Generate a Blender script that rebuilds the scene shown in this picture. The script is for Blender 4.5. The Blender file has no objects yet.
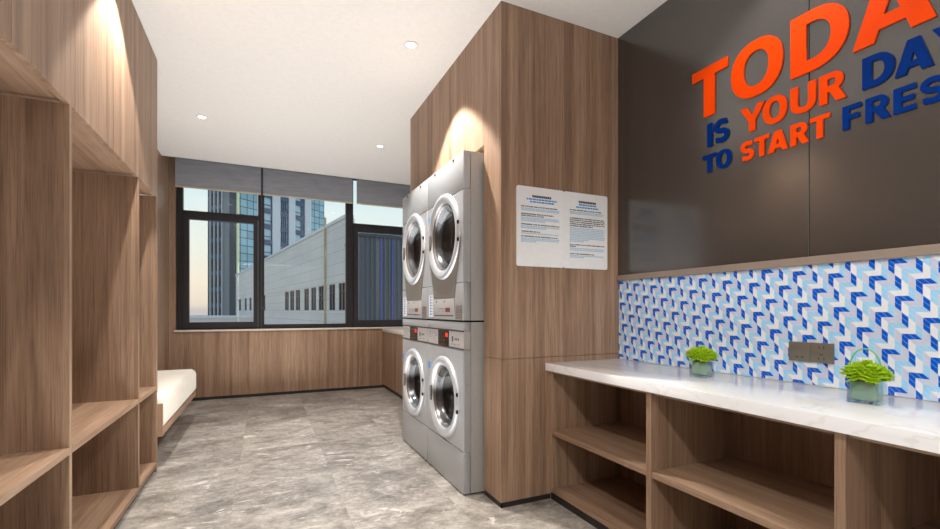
import bpy, bmesh, math, random
from mathutils import Vector, Matrix
random.seed(7)
R = math.radians
S = bpy.context.scene
COL = S.collection

# ------------------------------------------------------------------ camera
cam_d = bpy.data.cameras.new('camera')
cam_d.sensor_width = 36.0
cam_d.lens = 452.7 / 940 * 36.0
cam_d.shift_y = 46.0 / 940
cam_d.clip_end = 6000
cam_d.clip_start = 0.02
cam = bpy.data.objects.new('camera', cam_d)
cam.location = (0, 0, 1.06)
cam.rotation_euler = (R(90), 0, R(-24.47))
COL.objects.link(cam)
S.camera = cam

# ------------------------------------------------------------------ world (dusk sky)
W = bpy.data.worlds.new('sky')
S.world = W
W.use_nodes = True
nt = W.node_tree
nt.nodes.clear()
o = nt.nodes.new('ShaderNodeOutputWorld')
bg = nt.nodes.new('ShaderNodeBackground')
tc = nt.nodes.new('ShaderNodeTexCoord')
sep = nt.nodes.new('ShaderNodeSeparateXYZ')
cr = nt.nodes.new('ShaderNodeValToRGB')
nt.links.new(tc.outputs['Generated'], sep.inputs[0])
nt.links.new(sep.outputs['Z'], cr.inputs[0])
nt.links.new(cr.outputs[0], bg.inputs[0])
nt.links.new(bg.outputs[0], o.inputs[0])
els = cr.color_ramp.elements
els[0].position = 0.0; els[0].color = (0.60, 0.55, 0.52, 1)
els[1].position = 1.0; els[1].color = (0.30, 0.50, 0.80, 1)
for p, c in ((0.012, (0.84, 0.71, 0.59, 1)), (0.05, (0.93, 0.81, 0.66, 1)), (0.13, (0.86, 0.88, 0.80, 1)),
             (0.24, (0.70, 0.84, 0.88, 1)), (0.5, (0.50, 0.72, 0.90, 1))):
    e = els.new(p); e.color = c
bg.inputs[1].default_value = 1.12

# ------------------------------------------------------------------ exposure
vs = S.view_settings
vs.view_transform = 'Standard'
vs.look = 'None'
vs.exposure = 0.0
vs.gamma = 1.0
vs.use_curve_mapping = False


def area_light(name, loc, rot, sx, sy, watts, col, spread=180):
    d = bpy.data.lights.new(name, 'AREA')
    d.shape = 'RECTANGLE'; d.size = sx; d.size_y = sy; d.energy = watts; d.color = col
    d.spread = R(spread)
    ob = bpy.data.objects.new(name, d)
    ob.location = loc; ob.rotation_euler = rot
    COL.objects.link(ob)
    return ob


# fill light added out of view in the rear doorway to brighten the room
area_light('added_rear_fill', (0.0, -1.66, 1.25), (R(90), 0, R(180)), 1.3, 2.2, 222, (0.96, 0.98, 1.0))
# added fill in place of floor bounce, brightens the ceiling; no lamp lies here
area_light('added_bounce_fill', (0.12, 2.35, 0.03), (R(180), 0, 0), 1.2, 7.2, 66, (0.98, 0.99, 1.0), 140)

WARM = (1.0, 0.96, 0.905)
# recessed ceiling lamps: (x, y, watts, cone degrees, blend)
LAMPS = [(0.835, 2.724, 225, 87, 0.22), (-0.483, 4.479, 90, 110, 0.5), (1.064, 4.526, 110, 110, 0.5),
         (-0.483, 2.62, 130, 84, 0.22), (-0.30, 0.0, 230, 62, 0.6), (-0.483, 0.76, 110, 84, 0.3),
         (1.70, 1.15, 26, 100, 0.5), (1.70, 0.15, 26, 100, 0.5)]
CEIL = 2.717


# ------------------------------------------------------------------ helpers
def bx(bm, x0, x1, y0, y1, z0, z1, bev=0.0, seg=2, mi=0):
    vv = [bm.verts.new(p) for p in ((x0, y0, z0), (x1, y0, z0), (x1, y1, z0), (x0, y1, z0),
                                    (x0, y0, z1), (x1, y0, z1), (x1, y1, z1), (x0, y1, z1))]
    ff = [bm.faces.new([vv[i] for i in q]) for q in ((0, 3, 2, 1), (4, 5, 6, 7), (0, 1, 5, 4), (1, 2, 6, 5), (2, 3, 7, 6), (3, 0, 4, 7))]
    for f in ff: f.material_index = mi
    if bev > 0:
        ed = list({e for f in ff for e in f.edges})
        r = bmesh.ops.bevel(bm, geom=ed, offset=bev, segments=seg, profile=0.5, affect='EDGES', clamp_overlap=True)
        for f in r['faces']: f.material_index = mi


def tube(bm, p0, p1, r0, r1=None, n=16, caps=True, mi=0):
    r1 = r0 if r1 is None else r1
    p0, p1 = Vector(p0), Vector(p1)
    q = (p1 - p0).to_track_quat('Z', 'Y')
    a, b = [], []
    for i in range(n):
        t = 2 * math.pi * i / n
        d = q @ Vector((math.cos(t), math.sin(t), 0))
        a.append(bm.verts.new(p0 + d * r0)); b.append(bm.verts.new(p1 + d * r1))
    for i in range(n):
        j = (i + 1) % n
        f = bm.faces.new((a[i], a[j], b[j], b[i])); f.material_index = mi
    if caps:
        f = bm.faces.new(a[::-1]); f.material_index = mi
        f = bm.faces.new(b); f.material_index = mi


def polytube(bm, pts, r, n=10, closed=False):
    rings = []
    m = len(pts)
    for i, p in enumerate(pts):
        p = Vector(p)
        if closed: d = Vector(pts[(i + 1) % m]) - Vector(pts[i - 1])
        else: d = Vector(pts[min(i + 1, m - 1)]) - Vector(pts[max(i - 1, 0)])
        q = d.to_track_quat('Z', 'Y')
        rr = r[i] if isinstance(r, (list, tuple)) else r
        rings.append([bm.verts.new(p + q @ Vector((math.cos(2 * math.pi * k / n) * rr, math.sin(2 * math.pi * k / n) * rr, 0))) for k in range(n)])
    for i in range(m if closed else m - 1):
        a, b = rings[i], rings[(i + 1) % m]
        for k in range(n):
            bm.faces.new((a[k], a[(k + 1) % n], b[(k + 1) % n], b[k]))
    if not closed:
        bm.faces.new(rings[0][::-1]); bm.faces.new(rings[-1])


def lathe_x(bm, prof, c, n=64, mi=0):
    """surface of revolution about an axis along x through c; prof = [(radius, offset towards -x)]"""
    rings = []
    for r, d in prof:
        if r < 1e-5:
            rings.append([bm.verts.new((c[0] - d, c[1], c[2]))])
        else:
            rings.append([bm.verts.new((c[0] - d, c[1] + r * math.cos(2 * math.pi * i / n), c[2] + r * math.sin(2 * math.pi * i / n))) for i in range(n)])
    for a, b in zip(rings[:-1], rings[1:]):
        for i in range(n):
            j = (i + 1) % n
            if len(b) == 1: f = bm.faces.new((a[i], a[j], b[0]))
            elif len(a) == 1: f = bm.faces.new((a[0], b[j], b[i]))
            else: f = bm.faces.new((a[i], a[j], b[j], b[i]))
            f.material_index = mi


def root_of(p):
    while p is not None and p.parent is not None: p = p.parent
    return p


def obj(name, bm, mats, parent=None, smooth=False, angle=35):
    """bm holds room coordinates; the mesh is stored relative to its thing's base"""
    me = bpy.data.meshes.new(name)
    rt = root_of(parent)
    if rt is not None:
        bmesh.ops.translate(bm, verts=bm.verts, vec=-rt.location)
    bmesh.ops.recalc_face_normals(bm, faces=bm.faces)
    bm.to_mesh(me); bm.free()
    for m in (mats if isinstance(mats, (list, tuple)) else [mats]): me.materials.append(m)
    ob = bpy.data.objects.new(name, me)
    COL.objects.link(ob)
    if parent is not None: ob.parent = parent
    if smooth:
        for p in me.polygons: p.use_smooth = True
        try:
            me.set_sharp_from_angle(angle=R(angle))
        except Exception:
            pass
    return ob


def boxobj(name, dims, mats, parent=None, bev=0.0, seg=2):
    bm = bmesh.new()
    for d in (dims if isinstance(dims[0], (list, tuple)) else [dims]):
        bx(bm, *d, bev=bev, seg=seg)
    return obj(name, bm, mats, parent, smooth=bev > 0)


def thing(name, label, cat, loc=(0, 0, 0), group=None):
    e = bpy.data.objects.new(name, None)
    e.empty_display_size = 0.1
    e.location = loc
    COL.objects.link(e)
    e['label'] = label; e['category'] = cat
    if group: e['group'] = group
    return e


def tag(ob, label, cat, group=None):
    ob['label'] = label; ob['category'] = cat
    if group: ob['group'] = group
    return ob


def struct(ob, label=None, cat='structure'):
    ob['kind'] = 'structure'
    ob['category'] = cat
    if label: ob['label'] = label
    return ob


def dup(rt, loc, label):
    r = rt.copy(); COL.objects.link(r); r.location = loc; r['label'] = label
    for ch in list(rt.children):
        c = ch.copy(); COL.objects.link(c); c.parent = r
        for g in list(ch.children):
            d = g.copy(); COL.objects.link(d); d.parent = c
    return r


# ------------------------------------------------------------------ materials
class N:
    def __init__(s, name):
        s.m = bpy.data.materials.new(name); s.m.use_nodes = True
        s.t = s.m.node_tree; s.t.nodes.clear()
        s.out = s.t.nodes.new('ShaderNodeOutputMaterial')

    def n(s, typ, **kw):
        nd = s.t.nodes.new('ShaderNode' + typ)
        for k, v in kw.items():
            if k in nd.inputs: s.set(nd.inputs[k], v)
            else: setattr(nd, k, v)
        return nd

    def set(s, sock, v):
        if isinstance(v, bpy.types.NodeSocket): s.t.links.new(v, sock)
        else: sock.default_value = v

    def math(s, op, a, b=0.0, clamp=False):
        nd = s.t.nodes.new('ShaderNodeMath'); nd.operation = op; nd.use_clamp = clamp
        s.set(nd.inputs[0], a); s.set(nd.inputs[1], b)
        return nd.outputs[0]

    def mix(s, f, a, b, blend='MIX'):
        nd = s.t.nodes.new('ShaderNodeMix'); nd.data_type = 'RGBA'; nd.blend_type = blend
        s.set(nd.inputs[0], f); s.set(nd.inputs[6], a); s.set(nd.inputs[7], b)
        return nd.outputs[2]

    def ramp(s, f, stops):
        nd = s.t.nodes.new('ShaderNodeValToRGB')
        e = nd.color_ramp.elements
        e[0].position, e[0].color = stops[0][0], c4(stops[0][1])
        e[1].position, e[1].color = stops[-1][0], c4(stops[-1][1])
        for p, c in stops[1:-1]:
            q = e.new(p); q.color = c4(c)
        s.set(nd.inputs[0], f)
        return nd.outputs[0]

    def noise(s, vec, scale=1.0, detail=4, rough=0.55, dist=0.0):
        nd = s.n('TexNoise', Scale=scale, Detail=detail, Roughness=rough, Distortion=dist)
        s.set(nd.inputs['Vector'], vec)
        return nd.outputs[0]

    def mapping(s, vec, scale=(1, 1, 1), loc=(0, 0, 0), rot=(0, 0, 0)):
        nd = s.t.nodes.new('ShaderNodeMapping')
        s.set(nd.inputs[0], vec); s.set(nd.inputs[1], loc); nd.inputs[2].default_value = rot; nd.inputs[3].default_value = scale
        return nd.outputs[0]

    def bump(s, h, strength=0.2, dist=0.002):
        nd = s.n('Bump', Strength=strength, Distance=dist)
        s.set(nd.inputs['Height'], h)
        return nd.outputs[0]

    def principled(s, **kw):
        nd = s.t.nodes.new('ShaderNodeBsdfPrincipled')
        for k, v in kw.items():
            s.set(nd.inputs[k.replace('_', ' ')], v)
        s.t.links.new(nd.outputs[0], s.out.inputs[0])
        return s.m


def c4(c): return tuple(c) + (1.0,) if len(c) == 3 else tuple(c)


def lin(r, g, b):
    f = lambda v: (v / 255 / 12.92) if v / 255 <= 0.04045 else ((v / 255 + 0.055) / 1.055) ** 2.4
    return (f(r), f(g), f(b), 1.0)


def plain(name, col, rough=0.5, metal=0.0, spec=0.5, bump=0.0, bscale=200):
    """one colour with a faint procedural mottling"""
    a = N(name)
    co = a.n('TexCoord').outputs['Object']
    nz = a.noise(co, 40, 3)
    d = tuple(c * 0.93 for c in col[:3]) + (1,)
    e = tuple(min(1, c * 1.05) for c in col[:3]) + (1,)
    base = a.mix(nz, d, e)
    kw = dict(Base_Color=base, Roughness=rough, Metallic=metal, Specular_IOR_Level=spec)
    if bump: kw['Normal'] = a.bump(a.noise(co, bscale, 2), bump, 0.001)
    return a.principled(**kw)


def wood(name, axis='z', dark=(0.176, 0.105, 0.067), mid=(0.318, 0.201, 0.130), light=(0.436, 0.296, 0.202)):
    a = N(name)
    co = a.n('TexCoord').outputs['Object']
    rnd = a.n('ObjectInfo').outputs['Random']
    off = a.n('CombineXYZ', X=a.math('MULTIPLY', rnd, 37.0), Y=a.math('MULTIPLY', rnd, 91.0), Z=a.math('MULTIPLY', rnd, 53.0)).outputs[0]
    v = a.n('VectorMath', operation='ADD'); a.set(v.inputs[0], co); a.set(v.inputs[1], off)
    v = v.outputs[0]
    sc = lambda hi, lo: {'z': (hi, hi, lo), 'y': (hi, lo, hi), 'x': (lo, hi, hi)}[axis]
    streak = a.noise(a.mapping(v, sc(17, 0.12)), 1, 3, 0.55)
    grain = a.noise(a.mapping(v, sc(60, 1.1)), 1, 5, 0.65, 0.6)
    fine = a.noise(a.mapping(v, sc(260, 5.0)), 1, 3, 0.6)
    figure = a.noise(a.mapping(v, sc(9, 0.9)), 1, 4, 0.6, 1.6)
    f = a.math('ADD', a.math('MULTIPLY', streak, 0.42), a.math('MULTIPLY', grain, 0.33))
    f = a.math('ADD', f, a.math('MULTIPLY', figure, 0.25))
    col = a.ramp(f, [(0.345, dark), (0.50, mid), (0.655, light)])
    pores = a.ramp(fine, [(0.34, (0.72, 0.70, 0.68)), (0.52, (1, 1, 1))])
    col = a.mix(1.0, col, pores, 'MULTIPLY')
    return a.principled(Base_Color=col, Roughness=0.46, Specular_IOR_Level=0.35, Normal=a.bump(fine, 0.10, 0.001))


M = {}
M['wood'] = wood('walnut_vertical', 'z')
M['wood_y'] = wood('walnut_along_y', 'y')
M['wood_x'] = wood('walnut_along_x', 'x')
M['ceiling'] = plain('ceiling_paint', lin(232, 229, 224), 0.9, bump=0.05)
M['white_wall'] = plain('white_paint', lin(225, 222, 216), 0.85)
M['black'] = plain('black_skirting', lin(38, 34, 32), 0.5)
M['frame'] = plain('window_frame_dark', lin(36, 34, 39), 0.42)
M['sash'] = plain('window_sash_dark', lin(40, 37, 42), 0.42)
M['sill'] = plain('pale_stone_sill', lin(214, 204, 192), 0.35)
M['beige'] = plain('beige_rail', lin(206, 200, 180), 0.5)
M['trim'] = plain('taupe_metal_trim', lin(150, 136, 124), 0.42, 0.25)
M['steel'] = plain('silver_paint', lin(180, 182, 185), 0.36, 0.35)
M['steel_side'] = plain('silver_side_paint', lin(180, 179, 176), 0.42, 0.25)
M['chrome'] = plain('satin_chrome', lin(218, 221, 226), 0.30, 0.55)
M['chrome_dark'] = plain('dark_satin_metal', lin(150, 146, 144), 0.25, 0.8)
M['bezel'] = plain('grey_brown_bezel', lin(134, 124, 116), 0.4, 0.4)
M['panel'] = plain('pale_grey_panel', lin(184, 180, 178), 0.4, 0.2)
M['black_gloss'] = plain('black_gloss', lin(22, 20, 20), 0.15)
M['dark_line'] = plain('dark_plastic', lin(62, 58, 58), 0.5)
M['drum'] = plain('drum_steel', lin(92, 92, 94), 0.3, 0.8)
M['rubber'] = plain('grey_rubber', lin(70, 68, 68), 0.6)
M['blue_sticker'] = plain('blue_sticker', lin(40, 140, 220), 0.4)
M['white_label'] = plain('white_label', lin(226, 224, 222), 0.45)
M['ink'] = plain('dark_ink', lin(62, 64, 76), 0.6)
M['ink_blue'] = plain('blue_ink', lin(60, 140, 205), 0.6)
M['ink_pale'] = plain('pale_blue_ink', lin(176, 202, 222), 0.6)
M['board'] = plain('white_acrylic', lin(234, 234, 234), 0.32)
M['orange'] = plain('orange_acrylic', lin(236, 70, 0), 0.6, spec=0.08)
M['navy'] = plain('navy_acrylic', lin(0, 42, 112), 0.6, spec=0.05)
M['outlet'] = plain('bronze_grey_metal', lin(122, 116, 104), 0.38, 0.4)
M['outlet_dark'] = plain('bronze_dark', lin(52, 48, 44), 0.5)
M['tile_blue'] = plain('glazed_tile_blue', lin(0, 94, 206), 0.22)
M['tile_white'] = plain('glazed_tile_white', lin(236, 240, 246), 0.22)
M['tile_sky'] = plain('glazed_tile_sky', lin(164, 216, 252), 0.22)
M['tile_grey'] = plain('glazed_tile_lavender', lin(204, 212, 234), 0.22)
M['grout'] = plain('tile_grout', lin(222, 226, 232), 0.7)
M['cushion_in'] = plain('leaf_lining', lin(150, 172, 160), 0.6)
M['petal'] = plain('lime_petals', lin(164, 200, 8), 0.55)
M['stem'] = plain('dry_stems', lin(74, 66, 44), 0.7)
M['blade'] = plain('green_blade', lin(110, 190, 120), 0.4)
M['concrete'] = plain('grey_cladding_cap', lin(206, 206, 206), 0.8)
M['tower_white'] = plain('tower_pier', lin(214, 220, 226), 0.7)
M['tower_fin'] = plain('tower_fin', lin(168, 174, 180), 0.7)
M['tower_grey'] = plain('tower_grey', lin(128, 134, 138), 0.7)
M['tower_dark'] = plain('tower_dark', lin(60, 70, 80), 0.6)
M['spandrel'] = plain('tower_spandrel', lin(72, 94, 122), 0.5)
M['yellow'] = plain('yellow_strip', lin(250, 248, 200), 0.6)
M['pipe'] = plain('ochre_pipe', lin(176, 162, 132), 0.7)
M['city_dark'] = plain('window_dark', lin(30, 36, 40), 0.25)
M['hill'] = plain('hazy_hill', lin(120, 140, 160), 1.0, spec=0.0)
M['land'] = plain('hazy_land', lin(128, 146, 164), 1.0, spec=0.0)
M['cream'] = None


def fabric(name, a0, a1, sc=(700, 700, 700), rough=0.85):
    a = N(name)
    co = a.n('TexCoord').outputs['Object']
    w = a.noise(a.mapping(co, (500, 500, 1400)), 1, 2)
    g = a.noise(a.mapping(co, (4, 4, 30)), 1, 4)
    f = a.math('ADD', a.math('MULTIPLY', w, 0.5), a.math('MULTIPLY', g, 0.5))
    col = a.ramp(f, [(0.3, a0), (0.7, a1)])
    return a.principled(Base_Color=col, Roughness=rough, Specular_IOR_Level=0.2, Normal=a.bump(w, 0.15, 0.001))


M['blind'] = fabric('grey_blind_fabric', lin(142, 146, 156), lin(176, 180, 190))
M['cushion'] = fabric('cream_leatherette', lin(224, 216, 202), lin(238, 231, 219), rough=0.5)


def thin_glass(name, tint=(1, 1, 1, 1), rough=0.0, strength=1.0):
    a = N(name)
    fr = a.n('Fresnel')
    bf = a.n('NewGeometry').outputs['Backfacing']
    a.set(fr.inputs['IOR'], a.math('SUBTRACT', 1.45, a.math('MULTIPLY', bf, 1.45 - 1 / 1.45)))
    tr = a.n('BsdfTransparent', Color=tint)
    gl = a.n('BsdfGlossy', Roughness=rough)
    mx = a.n('MixShader')
    a.set(mx.inputs[0], a.math('MULTIPLY', fr.outputs[0], strength))
    a.t.links.new(tr.outputs[0], mx.inputs[1]); a.t.links.new(gl.outputs[0], mx.inputs[2])
    a.t.links.new(mx.outputs[0], a.out.inputs[0])
    return a.m


M['pane'] = thin_glass('window_glass', (0.97, 0.985, 0.98, 1), 0.0, 0.8)
M['pane_tint'] = thin_glass('door_glass', (0.62, 0.66, 0.70, 1), 0.02, 1.6)
M['vase'] = thin_glass('vase_glass', (0.94, 0.98, 0.96, 1), 0.0, 1.3)


def emit(name, col, st):
    a = N(name)
    e = a.n('Emission', Color=c4(col), Strength=st)
    a.t.links.new(e.outputs[0], a.out.inputs[0])
    return a.m


M['lens'] = emit('lamp_lens_lit', (1.0, 0.96, 0.9), 6.0)
M['led'] = emit('red_led', (1.0, 0.06, 0.03), 1.3)
M['led_dim'] = plain('red_display', lin(120, 40, 40), 0.3)


def floor_mat():
    a = N('grey_marble_tiles')
    co = a.n('TexCoord').outputs['Object']
    sp = a.n('SeparateXYZ'); a.set(sp.inputs[0], co)
    tx, ty = 0.555, 1.11
    u = a.math('DIVIDE', a.math('ADD', sp.outputs[0], 0.155 + tx * 4), tx)
    v = a.math('DIVIDE', a.math('ADD', sp.outputs[1], 0.63 + ty * 4), ty)
    cell = a.n('CombineXYZ', X=a.math('FLOOR', u), Y=a.math('FLOOR', v)).outputs[0]
    wn = a.n('TexWhiteNoise', noise_dimensions='3D'); a.set(wn.inputs['Vector'], cell)
    ad = a.n('VectorMath', operation='MULTIPLY_ADD')
    a.set(ad.inputs[0], wn.outputs['Color']); ad.inputs[1].default_value = (9, 9, 9); a.set(ad.inputs[2], co)
    p = ad.outputs[0]
    big = a.noise(a.mapping(p, (1.5, 2.4, 1), rot=(0, 0, 0.35)), 1, 8, 0.66, 1.0)
    cloud = a.noise(a.mapping(p, (6, 8, 1), rot=(0, 0, 0.3)), 1, 9, 0.72, 1.4)
    fine = a.noise(a.mapping(p, (26, 36, 1), rot=(0, 0, 0.25)), 1, 6, 0.7, 0.8)
    f = a.math('ADD', a.math('MULTIPLY', big, 0.4), a.math('MULTIPLY', cloud, 0.36))
    f = a.math('ADD', f, a.math('MULTIPLY', fine, 0.24))
    col = a.ramp(f, [(0.37, lin(84, 79, 73)), (0.46, lin(128, 122, 115)), (0.53, lin(158, 151, 143)), (0.63, lin(198, 192, 185))])
    vein = a.noise(a.mapping(p, (3.5, 9, 1), loc=(3, 1, 0), rot=(0, 0, 0.45)), 1, 9, 0.66, 2.2)
    vm = a.ramp(vein, [(0.61, (0, 0, 0)), (0.66, (1, 1, 1))])
    col = a.mix(a.math('MULTIPLY', vm, 0.55), col, lin(228, 222, 214))
    dk = a.noise(a.mapping(p, (2.2, 6, 1), loc=(7, 4, 0), rot=(0, 0, -0.4)), 1, 8, 0.7, 2.5)
    dm = a.ramp(dk, [(0.485, (0, 0, 0)), (0.5, (1, 1, 1)), (0.515, (0, 0, 0))])
    col = a.mix(a.math('MULTIPLY', dm, 0.4), col, lin(98, 88, 78))
    fu = a.math('FRACT', u); fv = a.math('FRACT', v)
    eu = a.math('LESS_THAN', a.math('ABSOLUTE', a.math('SUBTRACT', fu, 0.5)), 0.4978)
    ev = a.math('LESS_THAN', a.math('ABSOLUTE', a.math('SUBTRACT', fv, 0.5)), 0.4989)
    jt = a.math('SUBTRACT', 1.0, a.math('MULTIPLY', eu, ev))
    col = a.mix(a.math('MULTIPLY', jt, 0.22), col, lin(112, 104, 96))
    return a.principled(Base_Color=col, Roughness=0.30, Specular_IOR_Level=0.42, Normal=a.bump(cloud, 0.03, 0.002))


M['floor'] = floor_mat()


def counter_mat():
    a = N('white_marble_top')
    co = a.n('TexCoord').outputs['Object']
    w = a.noise(a.mapping(co, (2.4, 1.5, 2), rot=(0, 0, 0.7)), 1, 6, 0.6, 1.5)
    v = a.ramp(w, [(0.478, (0, 0, 0)), (0.5, (1, 1, 1)), (0.522, (0, 0, 0))])
    c = a.noise(co, 5, 5)
    col = a.mix(a.math('MULTIPLY', c, 0.3), lin(242, 243, 244), lin(230, 230, 230))
    col = a.mix(a.math('MULTIPLY', v, 0.2), col, lin(180, 174, 168))
    return a.principled(Base_Color=col, Roughness=0.12, Specular_IOR_Level=0.5)


M['counter'] = counter_mat()


def grey_panel_mat():
    a = N('dark_grey_lacquer_panel')
    co = a.n('TexCoord').outputs['Object']
    n = a.noise(a.mapping(co, (3, 3, 3)), 1, 3)
    col = a.mix(n, lin(56, 53, 50), lin(61, 57, 54))
    return a.principled(Base_Color=col, Roughness=0.19, IOR=1.75, Specular_IOR_Level=0.75)


M['grey_panel'] = grey_panel_mat()


def gridded(name, base, line, sx, sz, lw=0.06, rough=0.25, metal=0.0, var=0.25):
    """panels or panes divided by thin lines; u = horizontal run, z = height"""
    a = N(name)
    co = a.n('TexCoord').outputs['Object']
    sp = a.n('SeparateXYZ'); a.set(sp.inputs[0], co)
    u = a.math('DIVIDE', a.math('ADD', sp.outputs[0], 500.0), sx)
    v = a.math('DIVIDE', a.math('ADD', sp.outputs[2], 500.0), sz)
    cell = a.n('CombineXYZ', X=a.math('FLOOR', u), Y=a.math('FLOOR', v)).outputs[0]
    wn = a.n('TexWhiteNoise', noise_dimensions='3D'); a.set(wn.inputs['Vector'], cell)
    lo = tuple(c * (1 - var) for c in base[:3]) + (1,)
    hi = tuple(min(1, c * (1 + var)) for c in base[:3]) + (1,)
    col = a.mix(wn.outputs['Value'], lo, hi)
    fu, fv = a.math('FRACT', u), a.math('FRACT', v)
    g = a.math('MAXIMUM', a.math('LESS_THAN', fu, lw * 1.0 / sx), a.math('LESS_THAN', fv, lw * 1.0 / sz))
    col = a.mix(g, col, line)
    return a.principled(Base_Color=col, Roughness=rough, Metallic=metal)


M['curtain'] = gridded('curtain_wall_glass', lin(142, 186, 202), lin(60, 84, 100), 1.6, 1.65, 0.16, 0.2, 0.1, 0.18)
M['clad'] = gridded('pale_metal_cladding', lin(200, 199, 196), lin(172, 172, 171), 3.2, 0.82, 0.05, 0.6, 0.1, 0.04)
M['tower_glass'] = plain('tower_window_glass', lin(172, 206, 222), 0.15, 0.1)
M['corr'] = plain('corrugated_cladding', lin(92, 102, 112), 0.55, 0.2)
M['reflection_blue'] = plain('blue_reflection', lin(84, 98, 200), 0.5)  # colour of the reflected streaks on the corrugated wall

# ------------------------------------------------------------------ setting
XL, GX, YB, YC = -0.995, 1.972, 6.20, 5.79       # left wall, right wall, window wall, ceiling edge
PX, PY = 1.154, 2.135                            # partition faces
struct(boxobj('floor', (-1.15, 2.5, -2.6, 6.36, -0.06, 0.0), M['floor']), 'grey marble tiled floor', 'floor')
struct(boxobj('ceiling', [(-1.15, 2.5, -2.6, YC, CEIL, CEIL + 0.05), (-1.15, 2.5, YC, 6.36, 2.985, 3.03), (-1.15, 2.5, YC - 0.02, YC, CEIL, 2.99)], M['ceiling']),
       'smooth off white ceiling', 'ceiling')
struct(boxobj('wall_left', [(XL - 0.12, XL, -2.6, 6.36, 0, 3.0)], M['wood']), 'wood clad left wall beyond the cabinet', 'wall')
wr = struct(boxobj('wall_right', [(GX, GX + 0.12, -2.6, PY + 0.02, 0, CEIL), (2.32, 2.44, 3.70, 6.36, 0, 3.0), (GX + .1, 2.44, 3.66, 3.78, 0, CEIL)], M['white_wall']),
            'right wall with dark panels above the tiles', 'wall')
wb = boxobj('wall_back', [(XL, -0.93, YB - 0.03, YB + 0.15, 0.8125, 3.0), (2.2, 2.44, YB - 0.03, YB + 0.15, 0.8125, 3.0),
                          (-0.93, 2.2, YB, YB + 0.15, 2.88, 3.0),
                          (XL, -0.178, YB - 0.03, YB + 0.15, 0.036, 0.812), (-0.174, 0.80, YB - 0.03, YB + 0.15, 0.036, 0.812), (0.804, 2.44, YB - 0.03, YB + 0.15, 0.036, 0.812),
                          (XL, 2.44, YB - 0.02, YB + 0.15, 0.0, 0.81)], M['wood'])
struct(wb, 'wood clad wall below the window', 'wall')
struct(boxobj('baseboard_back', (XL, 1.50, YB - 0.028, YB - 0.0205, 0.0, 0.036), M['black']), 'black skirting below the window wall', 'skirting')
# wall behind the photographer with an open doorway
struct(boxobj('wall_front', [(XL, -0.65, -1.80, -1.68, 0, CEIL), (1.55, GX, -1.80, -1.68, 0, CEIL), (-0.65, 1.55, -1.80, -1.68, 2.36, CEIL)], M['white_wall']),
       'white wall with a doorway behind the viewer', 'wall')
# partition with the laundry recess
NY0, NY1, NZ, FY = 2.342, 3.655, 2.014, 3.782
bm = bmesh.new()
for z0, z1 in ((0.03, 0.797), (0.800, CEIL)):
    bx(bm, PX, GX, PY, NY0, z0, z1)
    bx(bm, PX, GX, NY1, FY, z0, z1)
bx(bm, PX + 0.006, GX, PY + 0.006, NY0 - 0.002, 0, CEIL - .001)
bx(bm, PX + 0.006, GX, NY1 + 0.002, FY - 0.006, 0, CEIL - .001)
bx(bm, PX, GX, NY0, 2.985, NZ, CEIL)
bx(bm, PX, GX, 2.9875, NY1, NZ, CEIL)
bx(bm, 1.86, GX, NY0, NY1, 0, NZ)
struct(obj('wall_center', bm, M['wood']), 'wood clad partition around the laundry recess', 'wall')
bm = bmesh.new()
bx(bm, PX + 0.003, 1.47, PY + 0.003, PY + 0.01, 0, 0.03)
bx(bm, PX + 0.003, PX + 0.01, PY + 0.003, NY0 - 0.002, 0, 0.03)
bx(bm, PX + 0.003, PX + 0.01, NY1 + 0.002, FY - 0.003, 0, 0.03)
struct(obj('baseboard_center', bm, M['black']), 'black skirting of the partition', 'skirting')

# dark lacquered panels, their trim and the tile splashback belong to the right wall
for k, (y0, y1) in enumerate(((1.0745, PY), (0.0, 1.0715), (-1.06, -0.003))):
    boxobj('wall_panel', (GX - 0.012, GX, y0, y1, 1.272, CEIL), M['grey_panel'], wr, 0.0012, 1)
boxobj('metal_trim', (GX - 0.022, GX, -1.06, PY, 1.240, 1.272), M['trim'], wr, 0.001, 1)


def clip(poly, lo, hi, ax):
    for sgn, lim in ((1, lo), (-1, hi)):
        out = []
        for i in range(len(poly)):
            p, q = poly[i - 1], poly[i]
            ip, iq = sgn * (p[ax] - lim) >= 0, sgn * (q[ax] - lim) >= 0
            if ip != iq:
                t = (lim - p[ax]) / (q[ax] - p[ax])
                out.append((p[0] + t * (q[0] - p[0]), p[1] + t * (q[1] - p[1])))
            if iq: out.append(q)
        poly = out
        if len(poly) < 3: return []
    return poly


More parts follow.
